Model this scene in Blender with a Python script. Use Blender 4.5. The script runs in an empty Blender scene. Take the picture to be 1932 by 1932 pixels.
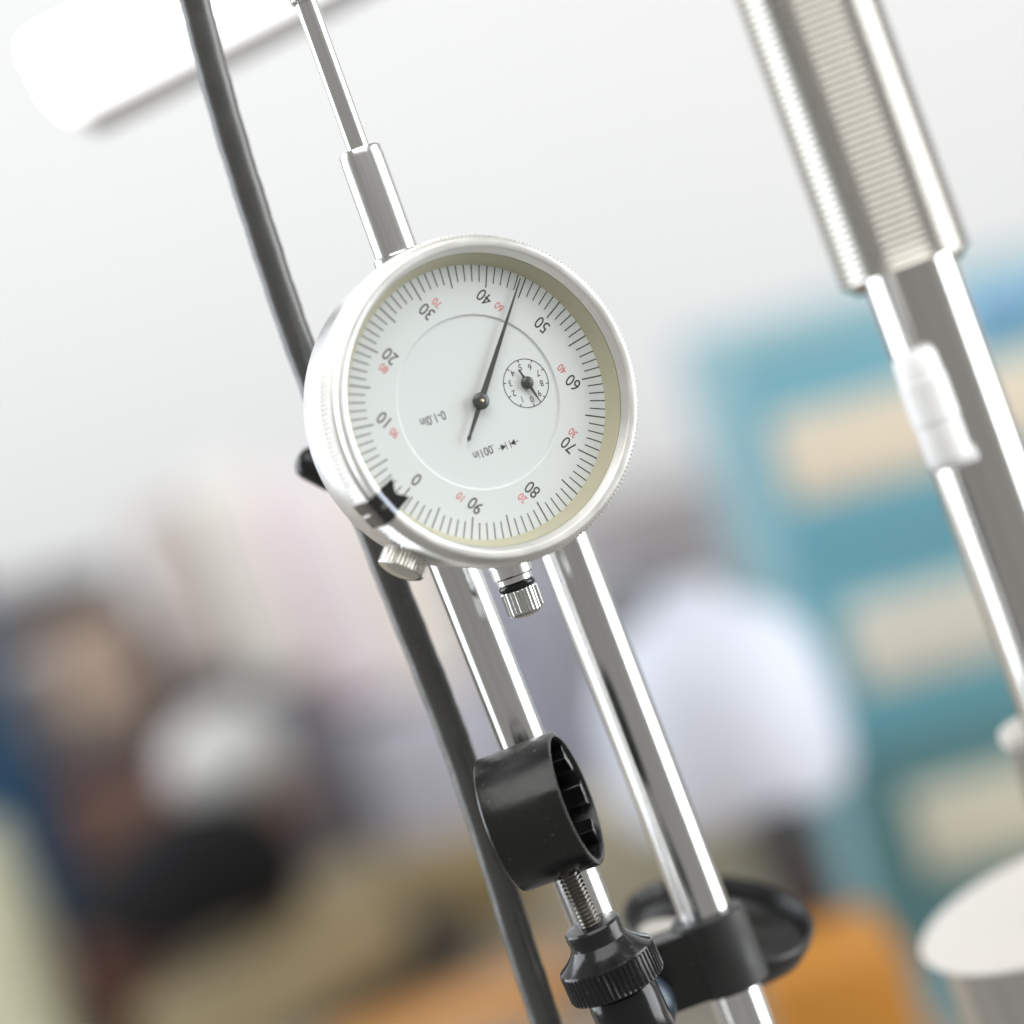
import bpy, bmesh, math, random
from mathutils import Matrix, Vector
random.seed(7)
R = math.radians
S = 0.001                      # the foreground is modelled in millimetres
scene = bpy.context.scene
COL = scene.collection

# ------------------------------------------------------------------ camera
PITCH, ROLL = R(-4), R(15)
fw = Vector((0, math.cos(PITCH), math.sin(PITCH)))
up0 = Vector((0, -math.sin(PITCH), math.cos(PITCH)))
rt0 = Vector((1, 0, 0))
cx = rt0 * math.cos(ROLL) - up0 * math.sin(ROLL)
cy = rt0 * math.sin(ROLL) + up0 * math.cos(ROLL)
CAMPOS = Vector((0, 0, 1.25))
CAM = Matrix(((cx.x, cy.x, -fw.x, CAMPOS.x), (cx.y, cy.y, -fw.y, CAMPOS.y), (cx.z, cy.z, -fw.z, CAMPOS.z), (0, 0, 0, 1)))
cd = bpy.data.cameras.new('camera')
cam = bpy.data.objects.new('camera', cd)
COL.objects.link(cam)
cam.matrix_world = CAM
cd.sensor_width = cd.sensor_height = 24
cd.lens = 69
cd.clip_start, cd.clip_end = 0.02, 60
cd.dof.use_dof = True
cd.dof.focus_distance = 0.524
cd.dof.aperture_fstop = 3.3
cd.dof.aperture_blades = 0
scene.camera = cam

# ------------------------------------------------------------------ light
w = bpy.data.worlds.new('World')
scene.world = w
w.use_nodes = True
w.node_tree.nodes['Background'].inputs[0].default_value = (0.96, 0.94, 0.89, 1)
w.node_tree.nodes['Background'].inputs[1].default_value = 0.32


def area(name, loc, target, sx, sy, power, col):
    l = bpy.data.lights.new(name, 'AREA')
    l.shape = 'RECTANGLE'
    l.size, l.size_y, l.energy, l.color = sx, sy, power, col
    o = bpy.data.objects.new(name, l)
    COL.objects.link(o)
    o.location = loc
    o.rotation_euler = (Vector(target) - Vector(loc)).to_track_quat('-Z', 'Y').to_euler()
    return o


area('window_light_left', (-1.75, 1.15, 1.5), (0, 0.6, 1.25), 1.5, 1.9, 38, (0.88, 0.94, 1))
area('window_light_right', (2.0, 0.55, 1.5), (0.05, 0.55, 1.25), 1.5, 1.9, 50, (0.95, 0.975, 1))
area('overhead_fill', (0.1, -0.6, 3.0), (0.1, 0.55, 1.2), 2.6, 1.9, 43, (1, 0.99, 0.975))  # unseen overhead light, added to brighten the dial and the setting
area('wall_fill', (-0.2, 1.6, 3.0), (0, 3.0, 1.6), 2.6, 0.6, 12, (1, 0.99, 0.97))  # unseen light added to brighten the back wall
scene.view_settings.view_transform = 'Standard'
scene.view_settings.look = 'None'
scene.view_settings.exposure = 0.0
scene.view_settings.gamma = 1.0
scene.render.engine = 'CYCLES'

# ------------------------------------------------------------------ helpers
K = 69 / 24 * 1932             # focal length in units of the 1932-wide survey picture


def P(x, y, d):
    """survey pixel + distance in mm along the view axis -> world point"""
    d = d * S
    return CAM @ Vector(((x - 966) / K * d, -(y - 966) / K * d, -d))


def Dv(x, y, z):
    return (CAM.to_3x3() @ Vector((x, y, z))).normalized()


def lin(c):
    return tuple(((v / 255) / 12.92 if v / 255 <= .04045 else ((v / 255 + .055) / 1.055) ** 2.4) for v in c) + (1,)


def mat(name, col, rough=.5, metal=0., dust=0., bump=0., bscale=800, rvar=0., cvar=0., cscale=60, spec=.5, coat=0., aniso=0., stretch=None):
    m = bpy.data.materials.new(name)
    m.use_nodes = True
    nt = m.node_tree
    b = nt.nodes['Principled BSDF']
    b.inputs['Base Color'].default_value = tuple(col[:3]) + (1,)
    b.inputs['Roughness'].default_value = rough
    b.inputs['Metallic'].default_value = metal
    b.inputs['Specular IOR Level'].default_value = spec
    b.inputs['Coat Weight'].default_value = coat
    b.inputs['Coat Roughness'].default_value = .08
    tc = nt.nodes.new('ShaderNodeTexCoord')
    src = tc.outputs['Object']
    if stretch:
        mp = nt.nodes.new('ShaderNodeMapping')
        if stretch == 1:          # streaks along the stem axis of the indicator
            mp.vector_type = 'TEXTURE'
            mp.inputs['Rotation'].default_value = (0, 0, R(-28.9))
            mp.inputs['Scale'].default_value = (60, 1, 1)
        else:
            mp.inputs['Scale'].default_value = stretch
        nt.links.new(src, mp.inputs[0])
        src = mp.outputs[0]

    def noise(sc, det=4):
        n = nt.nodes.new('ShaderNodeTexNoise')
        n.inputs['Scale'].default_value = sc
        n.inputs['Detail'].default_value = det
        nt.links.new(src, n.inputs['Vector'])
        return n
    if rvar:
        n = noise(cscale * 3)
        mr = nt.nodes.new('ShaderNodeMapRange')
        mr.inputs[1].default_value, mr.inputs[2].default_value = .3, .7
        mr.inputs[3].default_value, mr.inputs[4].default_value = max(.01, rough - rvar), rough + rvar
        nt.links.new(n.outputs[0], mr.inputs[0])
        nt.links.new(mr.outputs[0], b.inputs['Roughness'])
    if cvar:
        n = noise(cscale)
        mx = nt.nodes.new('ShaderNodeMix')
        mx.data_type = 'RGBA'
        mx.inputs[6].default_value = tuple(max(0, v * (1 - cvar)) for v in col[:3]) + (1,)
        mx.inputs[7].default_value = tuple(min(1, v * (1 + cvar)) for v in col[:3]) + (1,)
        nt.links.new(n.outputs[0], mx.inputs[0])
        nt.links.new(mx.outputs[2], b.inputs['Base Color'])
    if dust:                   # settled dust and tiny scuffs
        n = noise(1500, 2)
        mr = nt.nodes.new('ShaderNodeMapRange')
        mr.inputs[1].default_value, mr.inputs[2].default_value = 0.71, .77
        mr.inputs[3].default_value, mr.inputs[4].default_value = 0, dust
        nt.links.new(n.outputs[0], mr.inputs[0])
        mx = nt.nodes.new('ShaderNodeMix')
        mx.data_type = 'RGBA'
        mx.inputs[6].default_value = tuple(col[:3]) + (1,)
        mx.inputs[7].default_value = (.35, .33, .3, 1)
        nt.links.new(mr.outputs[0], mx.inputs[0])
        nt.links.new(mx.outputs[2], b.inputs['Base Color'])
    if bump:
        n = noise(bscale, 6)
        bp = nt.nodes.new('ShaderNodeBump')
        bp.inputs['Strength'].default_value = bump
        bp.inputs['Distance'].default_value = .0001
        nt.links.new(n.outputs[0], bp.inputs['Height'])
        nt.links.new(bp.outputs[0], b.inputs['Normal'])
    return m


def link(name, me, parent=None, label=None, cat=None, group=None, kind=None, smooth=40):
    o = bpy.data.objects.new(name, me)
    COL.objects.link(o)
    if parent:
        o.parent = parent
    if label: o['label'] = label
    if cat: o['category'] = cat
    if group: o['group'] = group
    if kind: o['kind'] = kind
    return o


def finish(bm, name, m, parent=None, smooth=35, **kw):
    bmesh.ops.recalc_face_normals(bm, faces=bm.faces)
    for f in bm.faces:
        f.smooth = smooth > 0
    if smooth > 0:
        a = R(smooth)
        for e in bm.edges:
            if len(e.link_faces) != 2 or e.calc_face_angle(0) > a:
                e.smooth = False
    me = bpy.data.meshes.new(name)
    bm.to_mesh(me)
    bm.free()
    me.materials.append(m)
    return link(name, me, parent, **kw)


def empty(name, label, cat, M=None, group=None):
    o = bpy.data.objects.new(name, None)
    COL.objects.link(o)
    o['label'], o['category'] = label, cat
    if group: o['group'] = group
    if M is not None: o.matrix_world = M
    o.empty_display_size = .01
    return o


def frame(o, z, xh=Vector((1, 0, 0.01))):
    z = z.normalized()
    x = (xh - z * xh.dot(z)).normalized()
    y = z.cross(x)
    return Matrix(((x.x, y.x, z.x, o.x), (x.y, y.y, z.y, o.y), (x.z, y.z, z.z, o.z), (0, 0, 0, 1)))


def lathe(bm, prof, seg=64, M=None, rmod=None):
    """prof: list of (r, z) in mm; rmod(theta, i) -> added radius in mm"""
    M = M or Matrix()
    rings = []
    for i, (r, z) in enumerate(prof):
        if r <= 1e-6:
            rings.append([bm.verts.new(M @ Vector((0, 0, z * S)))])
        else:
            ring = []
            for k in range(seg):
                t = 2 * math.pi * k / seg
                rr = r + (rmod(t, i, k) if rmod else 0)
                ring.append(bm.verts.new(M @ Vector((rr * math.cos(t) * S, rr * math.sin(t) * S, z * S))))
            rings.append(ring)
    for a, b in zip(rings, rings[1:]):
        if len(a) == 1 and len(b) == 1: continue
        for k in range(seg):
            k2 = (k + 1) % seg
            if len(a) == 1: bm.faces.new((a[0], b[k], b[k2]))
            elif len(b) == 1: bm.faces.new((a[k], a[k2], b[0]))
            else: bm.faces.new((a[k], a[k2], b[k2], b[k]))


def tube(bm, pts, rad, seg=24, cap=True):
    """smooth tube (mm radius) through world/local points"""
    n = len(pts)
    rings = []
    ref = None
    for i, p in enumerate(pts):
        t = (pts[min(i + 1, n - 1)] - pts[max(i - 1, 0)]).normalized()
        if ref is None: ref = t.orthogonal().normalized()
        ref = (ref - t * ref.dot(t)).normalized()
        b = t.cross(ref)
        r = (rad[i] if isinstance(rad, (list, tuple)) else rad) * S
        rings.append([bm.verts.new(p + (ref * math.cos(2 * math.pi * k / seg) + b * math.sin(2 * math.pi * k / seg)) * r) for k in range(seg)])
    for a, b in zip(rings, rings[1:]):
        for k in range(seg):
            bm.faces.new((a[k], a[(k + 1) % seg], b[(k + 1) % seg], b[k]))
    if cap:
        bm.faces.new(rings[0])
        bm.faces.new(rings[-1])


def spline(ctrl, n=8):
    out = []
    c = [ctrl[0] * 2 - ctrl[1]] + ctrl + [ctrl[-1] * 2 - ctrl[-2]]
    for i in range(1, len(c) - 2):
        p0, p1, p2, p3 = c[i - 1:i + 3]
        for k in range(n):
            t = k / n
            out.append(.5 * ((2 * p1) + (p2 - p0) * t + (2 * p0 - 5 * p1 + 4 * p2 - p3) * t * t + (3 * p1 - p0 - 3 * p2 + p3) * t ** 3))
    out.append(ctrl[-1])
    return out


def prism(bm, poly, z0, z1, M=None, sc=S):
    M = M or Matrix()
    a = [bm.verts.new(M @ Vector((x * sc, y * sc, z0 * sc))) for x, y in poly]
    b = [bm.verts.new(M @ Vector((x * sc, y * sc, z1 * sc))) for x, y in poly]
    n = len(poly)
    bm.faces.new(a[::-1])
    bm.faces.new(b)
    for i in range(n):
        bm.faces.new((a[i], a[(i + 1) % n], b[(i + 1) % n], b[i]))


def boxm(bm, x0, x1, y0, y1, z0, z1, M=None, sc=S, bev=0.):
    t = bmesh.new()
    prism(t, [(x0, y0), (x1, y0), (x1, y1), (x0, y1)], z0, z1, M, sc)
    if bev:
        bmesh.ops.bevel(t, geom=list(t.edges), offset=bev * sc, segments=2, profile=.6, affect='EDGES')
    me = bpy.data.meshes.new('tmp')
    t.to_mesh(me)
    t.free()
    bm.from_mesh(me)
    bpy.data.meshes.remove(me)


def sheet(bm, poly, z, M=None):
    M = M or Matrix()
    bm.faces.new([bm.verts.new(M @ Vector((x * S, y * S, z * S))) for x, y in poly])


def rod_ends(x1, y1, x2, y2, d):
    """upright rod: its depth follows from the camera's downward pitch"""
    L = math.hypot(x2 - x1, y2 - y1) / K * d
    h = L * math.tan(-PITCH) / 2
    return P(x1, y1, d - h), P(x2, y2, d + h)


# ------------------------------------------------------------------ materials
CHROME = mat('polished_chrome', (.76, .755, .735), .16, 1, stretch=(1, 1, .012), cvar=.3, cscale=150, bump=.6, bscale=130)  # colour streaks stand in for varied room reflections
ROD = mat('polished_steel_rod', (.74, .735, .72), .16, 1, stretch=(1, 1, .02), cvar=.4, cscale=330, bump=.55, bscale=260)  # streaky tone paints reflection lines along the rods
STEM = mat('turned_steel_stem', (.84, .835, .82), .22, 1, bump=.45, bscale=700, stretch=1, cvar=.28, cscale=900)  # lengthwise colour streaks imitate reflections on the stem
SATIN = mat('satin_aluminium', (.86, .86, .87), .36, 1, rvar=.05, bump=.05, bscale=2500)
BEZEL = mat('satin_bezel_metal', (.86, .85, .82), .42, 1, rvar=.06, bump=.04, bscale=2500)
BRUSH = mat('knurled_steel', (.74, .74, .72), .22, 1, rvar=.08, bump=.1, bscale=2000)
DIAL = mat('white_dial_enamel', (.795, .825, .83), .45, 0, cvar=.012, cscale=30)
RINGM = mat('cream_dial_ring', (.56, .53, .39), .5, 0, cvar=.05, cscale=90)
INK = mat('black_dial_ink', (.035, .035, .035), .5)
RED = mat('red_dial_ink', (.75, .13, .13), .5)
HAND = mat('gunmetal_pointer', (.10, .10, .095), .35, .5, rvar=.08)
BRASS = mat('pale_brass_pivot', (.75, .66, .5), .3, 1)
BLKP = mat('black_moulded_plastic', (.009, .009, .009), .26, 0, dust=.35, rvar=.1, bump=.25, bscale=900, cscale=60)
BLKG = mat('black_gloss_paint', (.008, .008, .009), .16, 0, rvar=.06, bump=.1, bscale=500)
RUB = mat('black_rubber_hose', (.066, .065, .061), .3, 0, spec=.7, rvar=.07, bump=.35, bscale=300, cvar=.15, cscale=40)
CLIP = mat('blackened_spring_steel', (.012, .012, .012), .14, .0, coat=.6)
CREAM = mat('cream_plastic', (.70, .665, .62), .45, 0, cvar=.03, cscale=20)
WHITE = mat('white_plastic', (.93, .93, .93), .4, 0, cvar=.02, cscale=30)


def glass_mat():
    m = bpy.data.materials.new('clear_acrylic_crystal')
    m.use_nodes = True
    nt = m.node_tree
    for n in list(nt.nodes):
        if n.type != 'OUTPUT_MATERIAL': nt.nodes.remove(n)
    out = [n for n in nt.nodes if n.type == 'OUTPUT_MATERIAL'][0]
    tr = nt.nodes.new('ShaderNodeBsdfTransparent')
    tr.inputs[0].default_value = (.985, .99, .985, 1)
    gl = nt.nodes.new('ShaderNodeBsdfGlossy')
    gl.inputs['Roughness'].default_value = .03
    fr = nt.nodes.new('ShaderNodeFresnel')
    fr.inputs[0].default_value = 1.4
    mx = nt.nodes.new('ShaderNodeMixShader')
    ge = nt.nodes.new('ShaderNodeNewGeometry')
    sb = nt.nodes.new('ShaderNodeMath')
    sb.operation = 'SUBTRACT'
    sb.inputs[0].default_value = 1
    nt.links.new(ge.outputs['Backfacing'], sb.inputs[1])
    mu = nt.nodes.new('ShaderNodeMath')
    mu.operation = 'MULTIPLY'
    nt.links.new(fr.outputs[0], mu.inputs[0])
    nt.links.new(sb.outputs[0], mu.inputs[1])
    nt.links.new(mu.outputs[0], mx.inputs[0])
    nt.links.new(tr.outputs[0], mx.inputs[1])
    nt.links.new(gl.outputs[0], mx.inputs[2])
    nt.links.new(mx.outputs[0], out.inputs[0])
    return m


GLASS = glass_mat()

# ------------------------------------------------------------------ setting: wall and bench
BENCH_Z = 0.915
bm = bmesh.new()
boxm(bm, -4, 4, 2.55, 2.65, 0.0, 3.2, sc=1)
finish(bm, 'wall', mat('white_painted_wall', (.775, .775, .778), .8, cvar=.015, cscale=3, bump=.3, bscale=200), smooth=0, kind='structure')
bm = bmesh.new()
boxm(bm, -1.2, 1.2, 0.85, 2.5, BENCH_Z - .04, BENCH_Z, sc=1, bev=.004)
finish(bm, 'bench_top', mat('grey_beige_bench_laminate', lin((150, 142, 130)), .6, cvar=.1, cscale=6, stretch=(1, 6, 6), bump=.2, bscale=60), smooth=0, kind='structure')

# ------------------------------------------------------------------ dial indicator
# dial frame measured from the tick marks: x, y lie in the dial plate, z is its outward normal
MG = Matrix(((-.71022602, -.58327252, .39417276, -5.7378 * S), (.66408020, -.74091893, .10018295, 19.3592 * S), (.2336161, .33291487, .91355964, -516.787 * S), (0, 0, 0, 1)))
G = empty('dial_indicator', 'round white-faced dial indicator with silver fluted bezel, hung upside down from its stem', 'dial gauge', CAM @ MG)

bm = bmesh.new()
lathe(bm, [(27.2, -2.2), (28.1, -2.3), (28.3, -2.8), (28.3, -12.2), (27.9, -13.6), (26.6, -16.6), (25.2, -18.4), (24, -19), (0, -19)], 160)
finish(bm, 'case', SATIN, G)

NF = 226
bm = bmesh.new()
prof = [(25.9, 3.3), (26.05, 3.5), (26.5, 4.7), (26.75, 5.0), (27.0, 5.1), (27.9, 5.05), (28.3, 4.8), (28.45, 4.4), (28.5, 3.9),
        (28.75, 3.65), (29.1, 3.3), (29.1, -1.9), (28.9, -2.3), (28.2, -2.4), (27.0, -2.4)]


def flute(t, i, k):
    if i in (10, 11): return (.0, .12, .22, .12)[k % 4] * 1.9 - .16
    return 0


lathe(bm, prof, NF * 4, rmod=flute)
finish(bm, 'bezel', BEZEL, G, smooth=28)

bm = bmesh.new()
lathe(bm, [(24.35, -.02), (24.5, .25), (25.0, 1.2), (25.85, 3.25)], 160)
finish(bm, 'dial_ring', RINGM, G)

bm = bmesh.new()
lathe(bm, [(24.9, 0), (15.62, 0), (15.5, -.05), (15.42, -.30), (15.3, -.35), (0, -.35)], 160)
plate = finish(bm, 'dial_plate', DIAL, G, smooth=20)


def tickpoly(a, r0, r1, wd):
    s, c = math.sin(a), math.cos(a)
    return [(s * r + c * q, c * r - s * q) for r, q in ((r0, -wd / 2), (r0, wd / 2), (r1, wd / 2), (r1, -wd / 2))]


def textmesh(bm, s, x, y, z, rot, size, xs=.85, off=0.0):
    cu = bpy.data.curves.new('t', 'FONT')
    cu.body, cu.size, cu.align_x, cu.align_y, cu.offset = s, 1, 'CENTER', 'CENTER', off
    cu.resolution_u = 6
    o = bpy.data.objects.new('t', cu)
    COL.objects.link(o)
    bpy.context.view_layer.update()
    me = bpy.data.meshes.new_from_object(o.evaluated_get(bpy.context.evaluated_depsgraph_get()))
    xsv = [v.co.x for v in me.vertices]
    ysv = [v.co.y for v in me.vertices]
    mx, my = (min(xsv) + max(xsv)) / 2, (min(ysv) + max(ysv)) / 2
    T = Matrix.Translation(Vector((x, y, z)) * S) @ Matrix.Rotation(rot, 4, 'Z') @ Matrix.Diagonal((size * xs * S, size * S, 1, 1)) @ Matrix.Translation((-mx, -my, 0))
    me.transform(T)
    bm.from_mesh(me)
    bpy.data.meshes.remove(me)
    bpy.data.objects.remove(o)
    bpy.data.curves.remove(cu)


bm = bmesh.new()
for k in range(100):
    five = k % 5 == 0
    sheet(bm, tickpoly(k * .02 * math.pi, 20.45 if five else 21.35, 24.45, .21 if five else .18), .03)
for k, (x, y) in enumerate([(0, 18.6), (11.25, 14.6), (17.4, 5.3), (17.45, -5.5), (11.1, -14.95), (-.1, -18.8), (-11.1, -14.9), (-17.5, -5.6), (-17.4, 5.25), (-11.1, 14.7)]):
    textmesh(bm, str(k * 10), x, y, .03, 0, 3.3, .84, 0.0)
IR = R(61.2)
# revolution counter
SC = (-4.57, -8.77)
N = 64
for k in range(N):
    a0, a1 = 2 * math.pi * k / N, 2 * math.pi * (k + 1) / N
    sheet(bm, [(SC[0] + r * math.cos(a), SC[1] + r * math.sin(a)) for r, a in ((4.27, a0), (4.41, a0), (4.41, a1), (4.27, a1))], -.32)
for k in range(10):
    a = R(151.2 - 36 * k)
    u, v = Vector((math.cos(a), math.sin(a))), Vector((-math.sin(a), math.cos(a)))
    c = Vector(SC)
    sheet(bm, [tuple(c + u * r + v * q) for r, q in ((3.86, -.08), (3.86, .08), (4.28, .08), (4.28, -.08))], -.31)
    textmesh(bm, str(k), SC[0] + u.x * 3.03, SC[1] + u.y * 3.03, -.32, IR, 1.6, .9, 0.0)
textmesh(bm, '0-1.0in', 4.4, 8.15, -.32, IR, 2.35, .78, 0.0)
textmesh(bm, '.001in', -6.45, 6.2, -.32, R(63), 2.15, .84, 0.0)
TA = Matrix.Translation(Vector((-9.0, 2.05, 0)) * S) @ Matrix.Rotation(R(63), 4, 'Z')
for s in (1, -1):
    sheet(bm, [(s * x, y) for x, y in ((2.15, -.05), (2.15, .05), (1.3, .05), (1.3, -.05))], -.32, TA)
    sheet(bm, [(s * x, y) for x, y in ((1.45, .55), (.5, .03), (.5, -.03), (1.45, -.55))], -.315, TA)
    sheet(bm, [(s * x, y) for x, y in ((.36, -.68), (.48, -.68), (.48, .68), (.36, .68))], -.32, TA)
finish(bm, 'dial_markings', INK, plate, smooth=0)
bm = bmesh.new()
for s, x, y in (('90', 8.25, 15.1), ('80', 16.9, 7.7), ('70', 17.05, -8.0), ('60', 8.0, -15.6), ('40', -8.0, -15.35), ('30', -16.8, -7.9), ('20', -16.95, 7.65), ('10', -8.0, 15.35)):
    textmesh(bm, s, x, y, .03, 0, 2.05, .82, 0.0)
finish(bm, 'red_numerals', RED, plate, smooth=0)


def pointer(name, hub, tip, tail, hr, w0, w1, z, dia):
    h, t, b = Vector(hub), Vector(tip), Vector(tail)
    u = (t - h).normalized()
    n = Vector((-u.y, u.x))
    L, Lb = (t - h).length, (b - h).length
    loc = lambda a, q: tuple(h + u * a + n * q)
    bm = bmesh.new()
    prism(bm, [loc(hr * .6, w0 / 2), loc(L, w1 / 2), loc(L, -w1 / 2), loc(hr * .6, -w0 / 2)], z, z + .12)
    prism(bm, [loc(-hr * .6, -w0 * .42), loc(-Lb + dia * 2.2, -w0 * .22), loc(-Lb + dia, -dia * .62), loc(-Lb, 0), loc(-Lb + dia, dia * .62), loc(-Lb + dia * 2.2, w0 * .22), loc(-hr * .6, w0 * .42)], z, z + .12)
    lathe(bm, [(hr * .55, z - .35), (hr * .97, z - .3), (hr, z), (hr * .98, z + .25), (hr * .8, z + .48), (hr * .5, z + .58), (hr * .22, z + .6), (0, z + .6)], 40, Matrix.Translation(Vector((hub[0], hub[1], 0)) * S))
    o = finish(bm, name, HAND, G)
    bm = bmesh.new()
    lathe(bm, [(hr * .2, z + .55), (hr * .19, z + .66), (hr * .1, z + .72), (0, z + .73)], 20, Matrix.Translation(Vector((hub[0], hub[1], 0)) * S))
    finish(bm, 'pivot', BRASS if hr > 1.3 else HAND, o)


pointer('pointer', (0, 0), (8.43, -22.1), (-2.65, 7.3), 1.55, 1.15, .16, .7, .62)
pointer('small_pointer', (-4.57, -8.83), (-8.75, -7.85), (-1.75, -9.45), 1.13, .62, .1, .15, .34)

bm = bmesh.new()
lathe(bm, [(0, 3.1), (25.8, 3.1), (25.9, 3.6), (0, 3.6)], 96)
finish(bm, 'crystal', GLASS, G)

# black tolerance clip folded over the bezel by the zero mark
TC = Matrix.Rotation(R(-5.3), 4, 'Z')          # local y runs outwards along the radius
bm = bmesh.new()
prism(bm, [(-2.45, 26.2), (-2.25, 23.0), (0, 24.45), (2.25, 23.0), (2.45, 26.2)], 3.75, 3.95, TC)
clip = finish(bm, 'tolerance_clip', CLIP, G, smooth=0)
bm = bmesh.new()
prof = [(26.15, 3.95), (26.6, 5.1), (27.3, 5.55)]
T2 = TC @ Matrix(((0, 0, 1, 0), (1, 0, 0, 0), (0, 1, 0, 0), (0, 0, 0, 1)))   # (r, z, t) -> (t, r, z)
outer = [(26.15, 3.75), (26.45, 4.85), (26.9, 5.4), (27.6, 5.55)]
inner = [(27.55, 5.4), (26.98, 5.25), (26.6, 4.8), (26.3, 3.75)]
prism(bm, outer + inner, -2.4, 2.4, T2)
finish(bm, 'fold', mat('clip_reflection_metal', (.62, .67, .78), .15, 1), clip)  # pale blue metal stands for the reflection on the black clip's bend
bm = bmesh.new()
path = [(27.55, 5.42), (28.6, 5.3), (29.35, 4.6), (29.55, 3.6), (29.55, 2.6)]
back = [(r + .16, z + .14) for r, z in path][::-1]
prism(bm, path + back, -2.6, -.35, T2)
prism(bm, path + back, .35, 2.6, T2)
path = [(29.55, 2.6), (29.55, -2.2)]
back = [(r + .2, z) for r, z in path][::-1]
prism(bm, path + back, -2.6, -.3, T2)
prism(bm, path + back, .3, 2.6, T2)
path = [(29.4, 4.3), (29.4, 1.2)]
back = [(r + .12, z) for r, z in path][::-1]
prism(bm, path + back, -.35, .35, T2)
finish(bm, 'prong', CLIP, clip, smooth=20)

# stem, spindle and cap share one axis behind the dial
sd = Vector((math.cos(R(-28.9)), math.sin(R(-28.9)), 0))
MS = frame(Vector((0, 0, -12 * S)), sd, Vector((0, 0, 1)))
bm = bmesh.new()
lathe(bm, [(4.6, 24), (4.6, 29.6), (4.05, 30), (4.05, 47.6), (3.95, 48.2), (3.95, 49.2), (3.7, 49.6), (2.35, 49.6), (2.3, 47)], 64, MS)
finish(bm, 'stem', STEM, G)
bm = bmesh.new()
lathe(bm, [(2.05, 46), (2.05, 77.2), (1.9, 77.4)], 48, MS)
finish(bm, 'spindle', STEM, G)
bm = bmesh.new()
lathe(bm, [(1.6, 77.2), (2.3, 77.3), (2.6, 77.8), (2.6, 84), (2.2, 84.6), (0, 84.6)], 96, MS, lambda t, i, k: (-.16 if k % 4 < 1 else 0) if i in (2, 3) else 0)
finish(bm, 'contact_nut', BRUSH, G, smooth=20)
bm = bmesh.new()
lathe(bm, [(3.9, -24), (3.9, -29), (3.7, -29.2), (3.65, -31.3), (3.4, -31.6), (3.2, -31.7), (3.2, -32.6), (2.9, -32.7), (2.9, -34)], 64, MS)
finish(bm, 'spindle_guard', STEM, G)
bm = bmesh.new()
lathe(bm, [(2.9 + .62 * math.cos(a), -33.35 + .68 * math.sin(a)) for a in [2 * math.pi * k / 14 for k in range(15)]], 48, MS)
finish(bm, 'o_ring', BLKG, G)
bm = bmesh.new()
lathe(bm, [(2.6, -34.0), (3.25, -34.05), (3.42, -34.3), (3.42, -38.0), (3.2, -38.3), (2.6, -38.75), (1.6, -39.15), (.8, -39.3), (0, -39.33)], 108, MS,
      lambda t, i, k: ((0, -.26, -.30, -.26)[k % 4]) if i in (2, 3) else (-.1 if i in (1, 4) else 0))
finish(bm, 'spindle_cap', BRUSH, G, smooth=25)
kd = Vector((math.sin(R(-16.9)), math.cos(R(-16.9)), 0))
MK = frame(Vector((0, 0, -6.3 * S)), kd, Vector((0, 0, 1)))
bm = bmesh.new()
lathe(bm, [(1.6, 27), (1.6, 28.9), (3.9, 29.0), (4.25, 29.3), (4.25, 32.0), (4.0, 32.25), (3.7, 32.4), (2.8, 32.8), (1.5, 33.1), (0, 33.2)], 144, MK,
      lambda t, i, k: ((0, -.05, -.2, -.05)[k % 4]) if i in (3, 4) else 0)
finish(bm, 'lock_screw', mat('nickel_knob', (.72, .71, .66), .2, 1, rvar=.08, bump=.1, bscale=2000), G, smooth=25)
bm = bmesh.new()
boxm(bm, -3.2, 3.2, -6, 6, -28, -18.5, bev=.8)
finish(bm, 'mounting_lug', SATIN, G)

# ------------------------------------------------------------------ black hose
pts = [(345, -80), (368, 0), (400, 130), (441, 270), (487, 420), (533, 560), (580, 690), (640, 850), (697, 985), (757, 1141), (818, 1291), (874, 1441), (932, 1620), (980, 1780), (1029, 1925), (1060, 2030)]
n = len(pts)
ctrl = [P(x + random.uniform(-1.2, 1.2), y, 541 + 8 * i / n) for i, (x, y) in enumerate(pts)]
sp = spline(ctrl, 10)
bm = bmesh.new()
tube(bm, sp, [2.86 + .05 * math.sin(i * .9) + .04 * math.sin(i * 2.3 + 1) for i in range(len(sp))], 32)
finish(bm, 'hose', RUB, label='black rubber hose running the full height behind the dial indicator', cat='hose')

# black knob poking out behind the gauge on its left
a, b = P(574, 868, 552), P(700, 932, 552)
MKn = frame(a, b - a)
T = empty('clamp_knob', 'black plastic knob end poking out behind the left side of the dial indicator', 'clamp', MKn)
bm = bmesh.new()
lathe(bm, [(0, -1.4), (1.8, -1.1), (2.9, -.2), (3.3, 1.0), (3.35, 6), (3.0, 7), (3.0, 10)], 40)
finish(bm, 'grip', BLKP, T)
bm = bmesh.new()
lathe(bm, [(2.2, 9), (2.2, 15), (4.0, 15.2), (4.0, 24), (0, 24)], 32)
finish(bm, 'shank', BLKP, T)

# ------------------------------------------------------------------ polished rods
def rod(name, a, b, r, label, m=ROD, par=None, cat='rod'):
    L = (b - a).length / S
    bm = bmesh.new()
    lathe(bm, [(0, 0), (r - .4, 0), (r, .4)] + [(r, L * k / 20) for k in range(1, 20)] + [(r, L - .4), (r - .4, L), (0, L)], 64)
    o = finish(bm, name, m, par, **({} if par else dict(label=label, cat=cat, group='polished upright rods')))
    o.matrix_world = frame(a, b - a)
    return o


a, b = rod_ends(775, 860, 1262, 2100, 544)
rod('support_rod', a, b, 4.5, 'polished steel rod passing behind the black ring clamp, left of the two below the gauge')
a, b = rod_ends(1002, 860, 1470, 2090, 555)
rod('support_rod', a, b, 5.05, 'polished steel rod held in the black swivel clamp, right of the two below the gauge')

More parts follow.
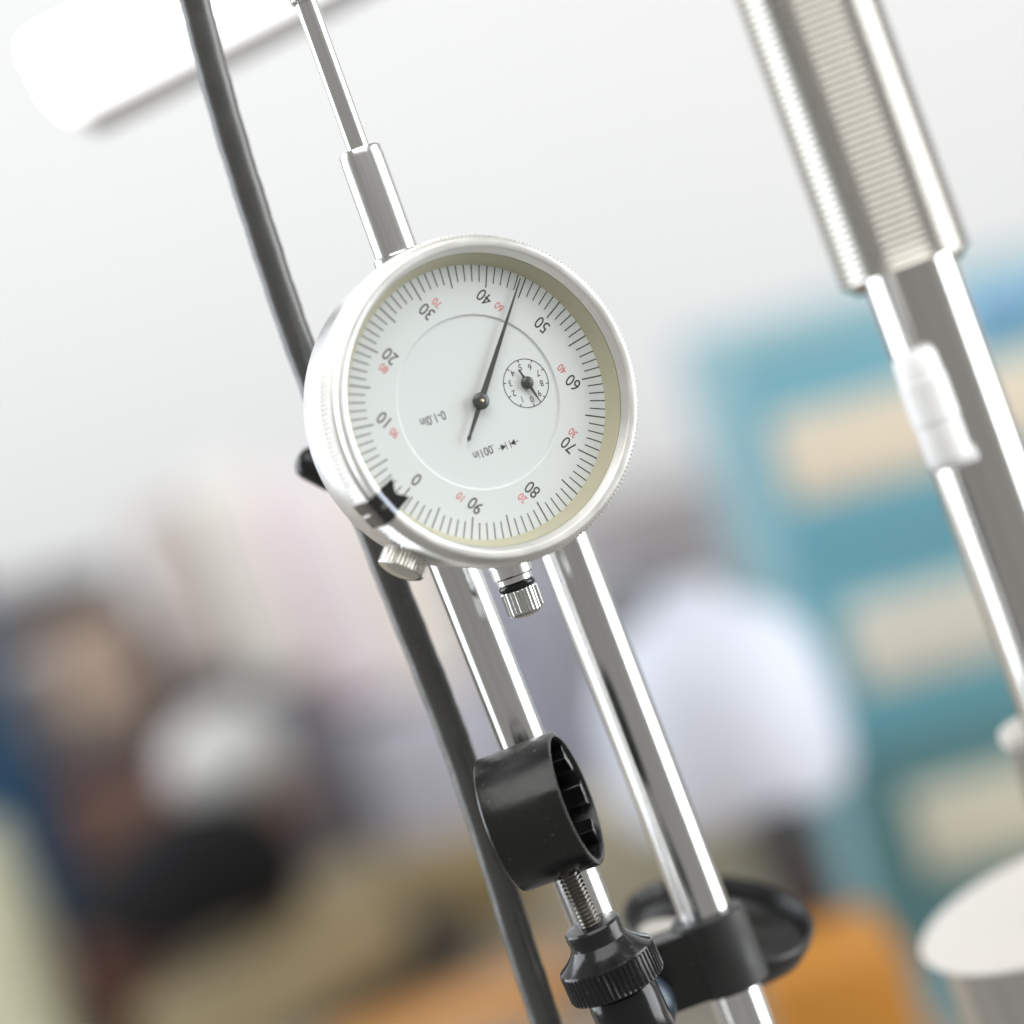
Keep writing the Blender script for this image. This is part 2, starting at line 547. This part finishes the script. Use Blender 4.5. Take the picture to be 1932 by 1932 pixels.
# ------------------------------------------------------------------ ring clamp with knurled knob
ax = Dv(.93 * .978, .37 * .978, .20)
back, front = P(947.5, 1557.5, 526), P(1087.5, 1501, 523.5)
Mr = frame(back, ax, -cy)
C1 = empty('ring_clamp', 'black ring clamp on a threaded stud above a ribbed black knob', 'clamp', Mr)
LR = 14.6
bm = bmesh.new()
lathe(bm, [(11.6, 0), (12.2, 0), (12.55, .35), (12.6, 1), (12.6, LR - .5), (12.45, LR - .1), (12.2, LR), (11.55, LR), (11.4, LR - .3), (11.4, .3), (11.6, 0)], 128)
finish(bm, 'ring', BLKP, C1)
# split jaws inside the ring
for a0, a1, r0, d0, d1 in ((-150, -75, 9.6, 3, LR - 1.5), (-60, -20, 9.4, 2, LR - 2.2), (38, 58, 8.2, 1, LR - .5), (78, 104, 8.0, 1, LR - .4), (122, 150, 8.4, 1, LR - .5)):
    bm = bmesh.new()
    seg = 8
    th = [R(a0 + (a1 - a0) * k / seg) for k in range(seg + 1)]
    poly = [(11.38 * math.cos(t), 11.38 * math.sin(t)) for t in th] + [(r0 * math.cos(t), r0 * math.sin(t)) for t in th[::-1]]
    prism(bm, poly, d0, d1)
    bmesh.ops.bevel(bm, geom=[e for e in bm.edges], offset=.15 * S, segments=1, affect='EDGES')
    finish(bm, 'jaw', BLKG, C1)

kx = Dv(-.405, .914, .12)                      # knob axis, upwards
kc = P(1143, 1806, 523)
Mk = C1.matrix_world.inverted() @ frame(kc, kx)
bm = bmesh.new()
prof = []
z = 5
while z < 19:
    prof += [(1.72, z), (2.02, z + .28), (2.02, z + .4), (1.72, z + .68)]
    z += .76
prof = [(1.2, 4)] + prof
# helical thread: shift each vertex along the axis with its angle
seg = 32
rings = []
for (r, zz) in prof:
    rings.append([bm.verts.new(Mk @ Vector((r * math.cos(2 * math.pi * k / seg) * S, r * math.sin(2 * math.pi * k / seg) * S, (zz + .76 * k / seg) * S))) for k in range(seg)])
for A, B in zip(rings, rings[1:]):
    for k in range(seg - 1):
        bm.faces.new((A[k], A[k + 1], B[k + 1], B[k]))
for i in range(len(rings) - 5):
    # close the seam one thread turn further on
    A, B = rings[i], rings[i + 1]
    bm.faces.new((A[seg - 1], rings[i + 4][0], rings[i + 5][0], B[seg - 1])) if i > 0 else None
finish(bm, 'threaded_stud', mat('dark_oiled_steel', (.22, .21, .19), .3, 1, rvar=.1, bump=.2, bscale=2500), C1, smooth=30)

bm = bmesh.new()
kn = [(0, 6.75), (3.9, 6.75), (4.9, 6.6), (5.2, 6.2), (5.25, 5.2), (5.1, 4.2), (5.25, 3.3), (6.0, 2.3), (7.2, 1.3), (8.3, .55), (8.75, .25), (8.9, -.1), (8.95, -.4), (8.95, -5.0), (8.75, -5.5), (8.3, -5.7), (6.4, -5.75), (0, -5.75)]
NK = 54
lathe(bm, kn, NK * 4, Mk, lambda t, i, k: ((0, 0, -.32, -.32)[k % 4]) if i in (12, 13) else 0)
bmesh.ops.recalc_face_normals(bm, faces=bm.faces)
finish(bm, 'ribbed_knob', mat('black_bakelite', (.012, .012, .013), .2, 0, dust=.35, rvar=.09, bump=.35, bscale=700, cscale=90), C1, smooth=22)
bm = bmesh.new()
lathe(bm, [(5.5, -5.6), (6.2, -6.4), (6.5, -8), (6.5, -16), (5, -20), (0, -21)], 64, Mk)
finish(bm, 'collar', BLKG, C1)
bm = bmesh.new()
Mk2 = Mk @ Matrix.Translation((.0026, -.004, 0))
kz = Mk @ Matrix.Translation(Vector((2.2, -1.5, 0)) * S)
lathe(bm, [(6.35, -6.3), (6.62, -6.4), (6.7, -7.2), (6.7, -18), (6.3, -18)], 64, Mk @ Matrix.Translation(Vector((0, 0, -.15)) * S))
bm.free()
# hollow washer, bright rim peeping out under the knob
bm = bmesh.new()
c2 = C1.matrix_world.inverted() @ frame(P(1177, 1925, 528), Dv(.90, .36, .22))
lathe(bm, [(5.6, -1.2), (6.5, -1.2), (6.75, -.8), (6.75, .3), (6.3, .5), (5.6, .5), (5.6, -1.2)], 64, c2)
finish(bm, 'steel_washer', CHROME, C1)
bm = bmesh.new()
c3 = C1.matrix_world.inverted() @ frame(P(1205, 1905, 541), Dv(.2, -.2, .9))
lathe(bm, [(0, 6), (3, 5.6), (5.6, 4.0), (6.8, 1.8), (7.1, 0), (6.6, -3), (0, -5)], 48, c3)
finish(bm, 'ball_joint', mat('blue_black_steel', (.03, .045, .065), .28, .3), C1)

# ------------------------------------------------------------------ swivel clamp on the right rod, dish knob behind
ra, rb = rod_ends(1002, 860, 1470, 2090, 555)
ru = (ra - rb).normalized()
cc = P(1364, 1800, 557)
cc = ra + (rb - ra) * (((P(1364, 1796, 555) - ra).dot(rb - ra)) / (rb - ra).length_squared)
Mc = frame(cc, ru, cx)
SW = empty('swivel_clamp', 'matt black swivel clamp gripping the right-hand rod, wide dished knob behind it', 'clamp', Mc)
bm = bmesh.new()
seg = 40
lathe(bm, [(5.1, -7.4), (6.9, -7.4), (7.35, -7), (7.35, 7.0), (6.9, 7.5), (5.1, 7.5)], 64)
finish(bm, 'clamp_sleeve', mat('matt_black_casting', (.022, .022, .022), .5, 0, bump=.5, bscale=500, rvar=.1), SW)
bm = bmesh.new()
boxm(bm, -17.5, -3.5, -6.5, 3.5, -7.2, 6.8, bev=1.4)
finish(bm, 'clamp_body', BLKP, SW)
bm = bmesh.new()
dk = Mc.inverted() @ frame(P(1352, 1776, 578), Dv(.04, .92, .33))
lathe(bm, [(0, -4), (9, -4), (14.5, -3.0), (17.2, -.5), (18.5, 2.6), (18.9, 4.6), (18.6, 5.2), (18.0, 5.2), (17.3, 4.2), (16.6, 1.2), (13.5, -1.2), (8, -1.9), (0, -2)], 96, dk)
finish(bm, 'dish_knob', mat('black_knob_plastic', (.012, .012, .012), .34, 0, bump=.2, bscale=400), SW)
bm = bmesh.new()
lathe(bm, [(8.2, -1.9), (8.2, .4), (7.4, 1.0), (3.2, 1.2), (0, 1.2)], 48, dk @ Matrix.Translation(Vector((-8.5, 2.5, 0)) * S) @ Matrix.Diagonal((.9, .7, 1, 1)))
finish(bm, 'pale_gap_disc', CREAM, SW)  # cream disc added for the pale gap seen through the dish

# ------------------------------------------------------------------ threaded column at the right
a, b = rod_ends(1470, -150, 1712, 514, 586)
CO = empty('threaded_column', 'thick threaded steel column with a smooth lower shaft, at the upper right', 'column', frame(b, a - b, cx))
L = (a - b).length / S
bm = bmesh.new()
prof = [(8.6, -1.0), (10.9, -1.0), (12.9, .9)]
z = 1.0
while z < L:
    prof += [(13.5 + .14 * math.cos(a), z + .7 + 1.4 * a / 6.2832) for a in [-3.1416 + .6283 * q for q in range(10)]]
    z += 1.4
lathe(bm, prof, 72)
finish(bm, 'threaded_sleeve', mat('bright_thread_steel', (.50, .485, .445), .22, 1), CO, smooth=60)
a2, b2 = rod_ends(1712, 500, 2275, 2060, 588)
bm = bmesh.new()
Ls = (a2 - b2).length / S
lathe(bm, [(0, 0), (9.55, 0)] + [(9.55, Ls * k / 20) for k in range(1, 20)] + [(9.55, Ls), (0, Ls)], 80, frame(b, a - b, cx).inverted() @ frame(b2, a2 - b2))
finish(bm, 'shaft', CHROME, CO)
# white plastic sleeve riding on the shaft
a, b = P(1720, 664, 573), P(1798, 880, 573)
MW = frame(b, a - b, cx)
L = (a - b).length / S
bm = bmesh.new()
lathe(bm, [(0, 0), (3.4, 0), (4.2, .8), (4.5, 2), (4.5, 9), (4.75, 9.3), (4.75, L - 6), (4.5, L - 5.7), (4.3, L - 1.2), (3.4, L), (0, L)], 48)
boxm(bm, 1.0, 5.3, -2.6, 2.6, -.6, 2.4, bev=1.0)
o = finish(bm, 'cable_sleeve', WHITE, label='white plastic sleeve clipped on the side of the smooth shaft', cat='sleeve')
o.matrix_world = MW

# small cream knob and cream disc on a chrome can, right edge
MQ = frame(P(1938, 1400, 600), Dv(-.3, .9, .3))
Q = empty('small_knob', 'small cream-topped chrome knob at the right edge of the picture', 'knob', MQ)
bm = bmesh.new()
lathe(bm, [(0, 4.2), (4.0, 4.0), (5.2, 3.0), (5.4, 1.6), (5.0, .6), (3, .4)], 40)
finish(bm, 'knob_top', CREAM, Q)
bm = bmesh.new()
lathe(bm, [(3.6, .6), (3.6, -14), (0, -14)], 40)
finish(bm, 'knob_stem', CHROME, Q)
MD = frame(P(2014, 1688, 622), Dv(-.38, .90, .15))
Q = empty('chrome_canister', 'chrome canister with a wide flat cream lid, cut off by the lower right corner', 'canister', MD)
bm = bmesh.new()
lathe(bm, [(0, 0), (30.6, 0), (32.7, -.2), (33.3, -.8), (32.7, -1.5), (31.1, -1.8), (0, -1.8)], 96)
finish(bm, 'lid', CREAM, Q)
bm = bmesh.new()
lathe(bm, [(30.4, -1.7), (30.4, -60), (0, -60)], 96)
finish(bm, 'body', CHROME, Q)

# ------------------------------------------------------------------ background, far out of focus
def up_frame(x, y, d, lean=0., yaw=0.):
    """upright frame (x right, y away, z up) at a surveyed point, leaning to the left by lean degrees"""
    return Matrix.Translation(P(x, y, d)) @ Matrix.Rotation(R(yaw), 4, 'Z') @ Matrix.Rotation(R(-lean), 4, 'Y')


_mats = {}


def cmat(c, rough=.55):
    k = (c, rough)
    if k not in _mats:
        _mats[k] = mat('painted_%d_%d_%d' % c, lin(c), rough, cvar=.06, cscale=14, bump=.2, bscale=120)
    return _mats[k]


def block(name, label, cat, x, y, wpx, hpx, d, col, lean=0., yaw=0., th=.08, group=None, bev=.006, parts=None):
    d *= 1.3 if x < 1100 else 1.08
    u = d * S / K
    M = up_frame(x, y, d, lean, yaw)
    bm = bmesh.new()
    boxm(bm, -wpx * u / 2, wpx * u / 2, 0, th, -hpx * u / 2, hpx * u / 2, sc=1, bev=bev)
    if parts is None:
        o = finish(bm, name, cmat(col), label=label, cat=cat, group=group)
        o.matrix_world = M
        return o
    T = empty(name, label, cat, M, group)
    finish(bm, 'body', cmat(col), T)
    for pn, x0, x1, z0, z1, c in parts:
        bm = bmesh.new()
        boxm(bm, x0 * u, x1 * u, -.004, .003, z0 * u, z1 * u, sc=1, bev=.0015)
        finish(bm, pn, cmat(c), T)
    return T


# lamp, upper left
d = 700
u = d * S / K
o0 = P(90, 170, d)
dirx = Dv(math.cos(R(27)), math.sin(R(27)), .0)
ML = frame(o0, Dv(0, 0, 1), dirx)
L = empty('bar_lamp', 'long white bar lamp with a rounded end glowing at the upper left', 'lamp', ML)
bm = bmesh.new()
hw = 77 * u
cr = 34 * u
poly = [(cr - cr * math.cos(a), -hw + cr - cr * math.sin(a)) for a in [R(90) * k / 6 for k in range(7)]]
poly = [(0 + cr * (1 - math.sin(R(15 * k))), hw - cr * (1 - math.cos(R(15 * k)))) for k in range(7)]
poly += [(cr * (1 - math.cos(R(15 * k))), -hw + cr * (1 - math.sin(R(15 * k)))) for k in range(7)]
poly += [(1300 * u, -hw), (1300 * u, hw)]
prism(bm, poly[::-1], .0, .02, sc=1)
m = bpy.data.materials.new('lamp_diffuser')
m.use_nodes = True
b = m.node_tree.nodes['Principled BSDF']
b.inputs['Emission Color'].default_value = (1, 1, 1, 1)
b.inputs['Emission Strength'].default_value = 1.7
finish(bm, 'diffuser', m, L, smooth=0)
bm = bmesh.new()
boxm(bm, 20 * u, 1310 * u, -hw - 5 * u, hw - 4 * u, -.03, -.001, sc=1, bev=.004)
finish(bm, 'housing', cmat((196, 194, 196)), L)

# grey partition that closes the view behind the clutter
bm = bmesh.new()
M = up_frame(966, 905, 2280)
boxm(bm, -1.6, 1.6, 0, .03, -.9, -.035, sc=1)
o = finish(bm, 'partition', mat('grey_partition_board', lin((150, 147, 150)), .8, cvar=.1, cscale=4), label='low grey partition board standing behind all the blurred clutter', cat='partition', smooth=0)
o.matrix_world = M

# teal drawer cabinet, right
d = 1200
u = d * S / K
M = up_frame(1372, 655, d, 0)
CB = empty('drawer_cabinet', 'teal drawer cabinet with cream label cards, blurred at the right', 'cabinet', M)
bm = bmesh.new()
boxm(bm, 0, 820 * u, .012, .3, -1500 * u, 0, sc=1, bev=.004)
finish(bm, 'carcass', cmat((130, 172, 182)), CB)
for i, (v0, v1, c, lc) in enumerate(((75, 440, (112, 170, 186), (228, 215, 194)), (448, 812, (104, 162, 176), (214, 210, 196)), (820, 1185, (86, 128, 132), (206, 203, 184)))):  # lower drawers get darker teal: the falling shade is in their colour
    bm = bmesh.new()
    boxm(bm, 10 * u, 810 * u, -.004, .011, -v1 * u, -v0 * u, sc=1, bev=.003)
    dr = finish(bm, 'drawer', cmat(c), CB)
    bm = bmesh.new()
    lx = (40, 84, 112)[i]
    boxm(bm, lx * u, 760 * u, -.007, -.0042, -(236 + 375 * i + 82) * u, -(236 + 375 * i - 82) * u, sc=1, bev=.001)
    finish(bm, 'label_card', cmat(lc), dr)
block('storage_bin', 'sky blue storage bin on top of the teal cabinet, at the right edge', 'bin', 1960, 575, 260, 90, 920, (124, 172, 206))

# left: books and binders, clutter
for i, (x, y, ww, hh, c, le, nm, lb) in enumerate((
        (345, 1120, 120, 330, (196, 186, 180), 6, 'binder', 'taupe binder leaning at the left end of the row of pale binders'),
        (470, 1090, 110, 420, (236, 233, 226), 5, 'binder', 'ivory binder between the taupe binder and the pink book'),
        (560, 1130, 55, 420, (214, 188, 194), 8, 'book', 'thin dusty pink book among the pale binders'),
        (625, 1110, 110, 440, (238, 228, 233), 6, 'binder', 'pale lilac binder to the right of the pink book'),
        (760, 1100, 150, 430, (238, 230, 220), 5, 'binder', 'cream binder ending the row, behind the hose'))):
    block(nm, lb, nm, x, y, ww, hh, 1380, c, le, group='pale binders in a row')
block('carton', 'light grey carton behind the gap between the polished rods', 'box', 940, 1330, 420, 520, 1450, (150, 152, 166))
block('carton', 'pale lilac-grey carton right of the hose, in front of the larger grey carton', 'box', 850, 1500, 290, 330, 1350, (188, 188, 200))
block('carton', 'grey carton behind the grey ball', 'box', 610, 1420, 260, 420, 1400, (138, 138, 146))
block('cabinet_door', 'dark brown board at the far left edge above the tan box', 'board', 60, 1165, 300, 110, 1500, (66, 58, 60))
block('tan_box', 'tan box with soft pinkish face, left of the leaning dark tube', 'box', 205, 1290, 180, 240, 1400, (172, 150, 132), 10)
block('backing_board', 'dull grey-brown board behind the tan box', 'board', 260, 1420, 620, 420, 1450, (104, 98, 94), 6)
bm = bmesh.new()
a, b = P(245, 1120, 1750), P(325, 1390, 1750)
lathe(bm, [(0, 0), (4.5, 0), (4.5, (b - a).length / S), (0, (b - a).length / S)], 24)
o = finish(bm, 'leaning_tube', cmat((62, 55, 70)), label='dark purple-grey tube leaning over the tan box', cat='tube')
o.matrix_world = frame(a, b - a)
block('blue_board', 'deep blue upright board at the left edge', 'board', -38, 1440, 130, 720, 1250, (16, 66, 98), 6)
block('cream_board', 'cream upright board in the lower left corner', 'board', -20, 1880, 190, 560, 1150, (214, 214, 186), 7)
block('dark_cabinet', 'dark purple-brown cabinet behind the black bag', 'cabinet', 190, 1740, 330, 640, 1330, (62, 52, 58), 4)
block('brown_box', 'reddish brown box under the grey ball', 'box', 330, 1560, 460, 200, 1300, (128, 96, 84))
block('brown_box', 'small rust brown box low at the left beside the cream board', 'box', 225, 1900, 130, 220, 1200, (120, 82, 74))
bm = bmesh.new()
bmesh.ops.create_icosphere(bm, subdivisions=4, radius=1)
for v in bm.verts:
    v.co = Vector((v.co.x * .033, v.co.y * .032, v.co.z * .029 * (1 + .08 * v.co.x)))
o = finish(bm, 'grey_ball', cmat((205, 203, 202)), label='light grey ball in front of the brown box', cat='ball', smooth=80)
o.matrix_world = up_frame(425, 1432, 1560)
bm = bmesh.new()
bmesh.ops.create_icosphere(bm, subdivisions=4, radius=1)
for v in bm.verts:
    c = v.co
    v.co = Vector((c.x * .064, c.y * .042, c.z * .040 * (1 + .35 * c.x - .15 * abs(c.x))))
    v.co.z = max(v.co.z, -.024)
o = finish(bm, 'black_bag', cmat((8, 9, 13), .95), label='black bag slumped left of the olive box', cat='bag', smooth=80)
o.matrix_world = up_frame(345, 1670, 1500)
block('olive_box', 'olive beige cardboard box lying tilted at the bottom left', 'box', 510, 1865, 520, 190, 1150, (164, 150, 118), 18)
block('dark_case', 'dark brown flat case leaning behind the olive box', 'case', 740, 1835, 330, 90, 1180, (62, 54, 44), 10)
block('olive_box', 'flat olive brown carton behind the hose, on the bench', 'box', 840, 1720, 380, 190, 1250, (150, 130, 88), 0)
# middle and right
block('carton', 'greyish beige carton under the white jug', 'box', 1250, 1620, 420, 240, 1250, (168, 158, 136))
block('grey_carton', 'grey panel behind the white jug', 'panel', 1190, 1190, 260, 260, 1420, (158, 154, 160))
block('brown_tin', 'dark reddish brown tin between the grey panel and the teal cabinet', 'tin', 1255, 1090, 90, 170, 1450, (140, 122, 122))
bm = bmesh.new()
lathe(bm, [(0, -40), (34, -40), (42, -36), (45, -28), (46, -8), (44, 12), (38, 28), (26, 38), (14, 42), (12, 50), (0, 50)], 64)
o = finish(bm, 'white_jug', mat('white_enamel_jug', lin((206, 210, 222)), .6, cvar=.02), label='big rounded white jug in front of the teal cabinet', cat='jug')
o.matrix_world = up_frame(1352, 1345, 1130)
block('dark_post', 'dark post at the foot of the teal cabinet', 'post', 1510, 1650, 110, 250, 1000, (58, 56, 58), 6)
block('orange_crate', 'golden orange crate on the bench at the foot of the teal cabinet', 'crate', 1600, 1930, 280, 240, 940, (190, 128, 46))
block('wooden_board', 'orange wooden board lying on the bench below the hose, bottom middle', 'board', 880, 2020, 520, 190, 1080, (204, 148, 88), 6)
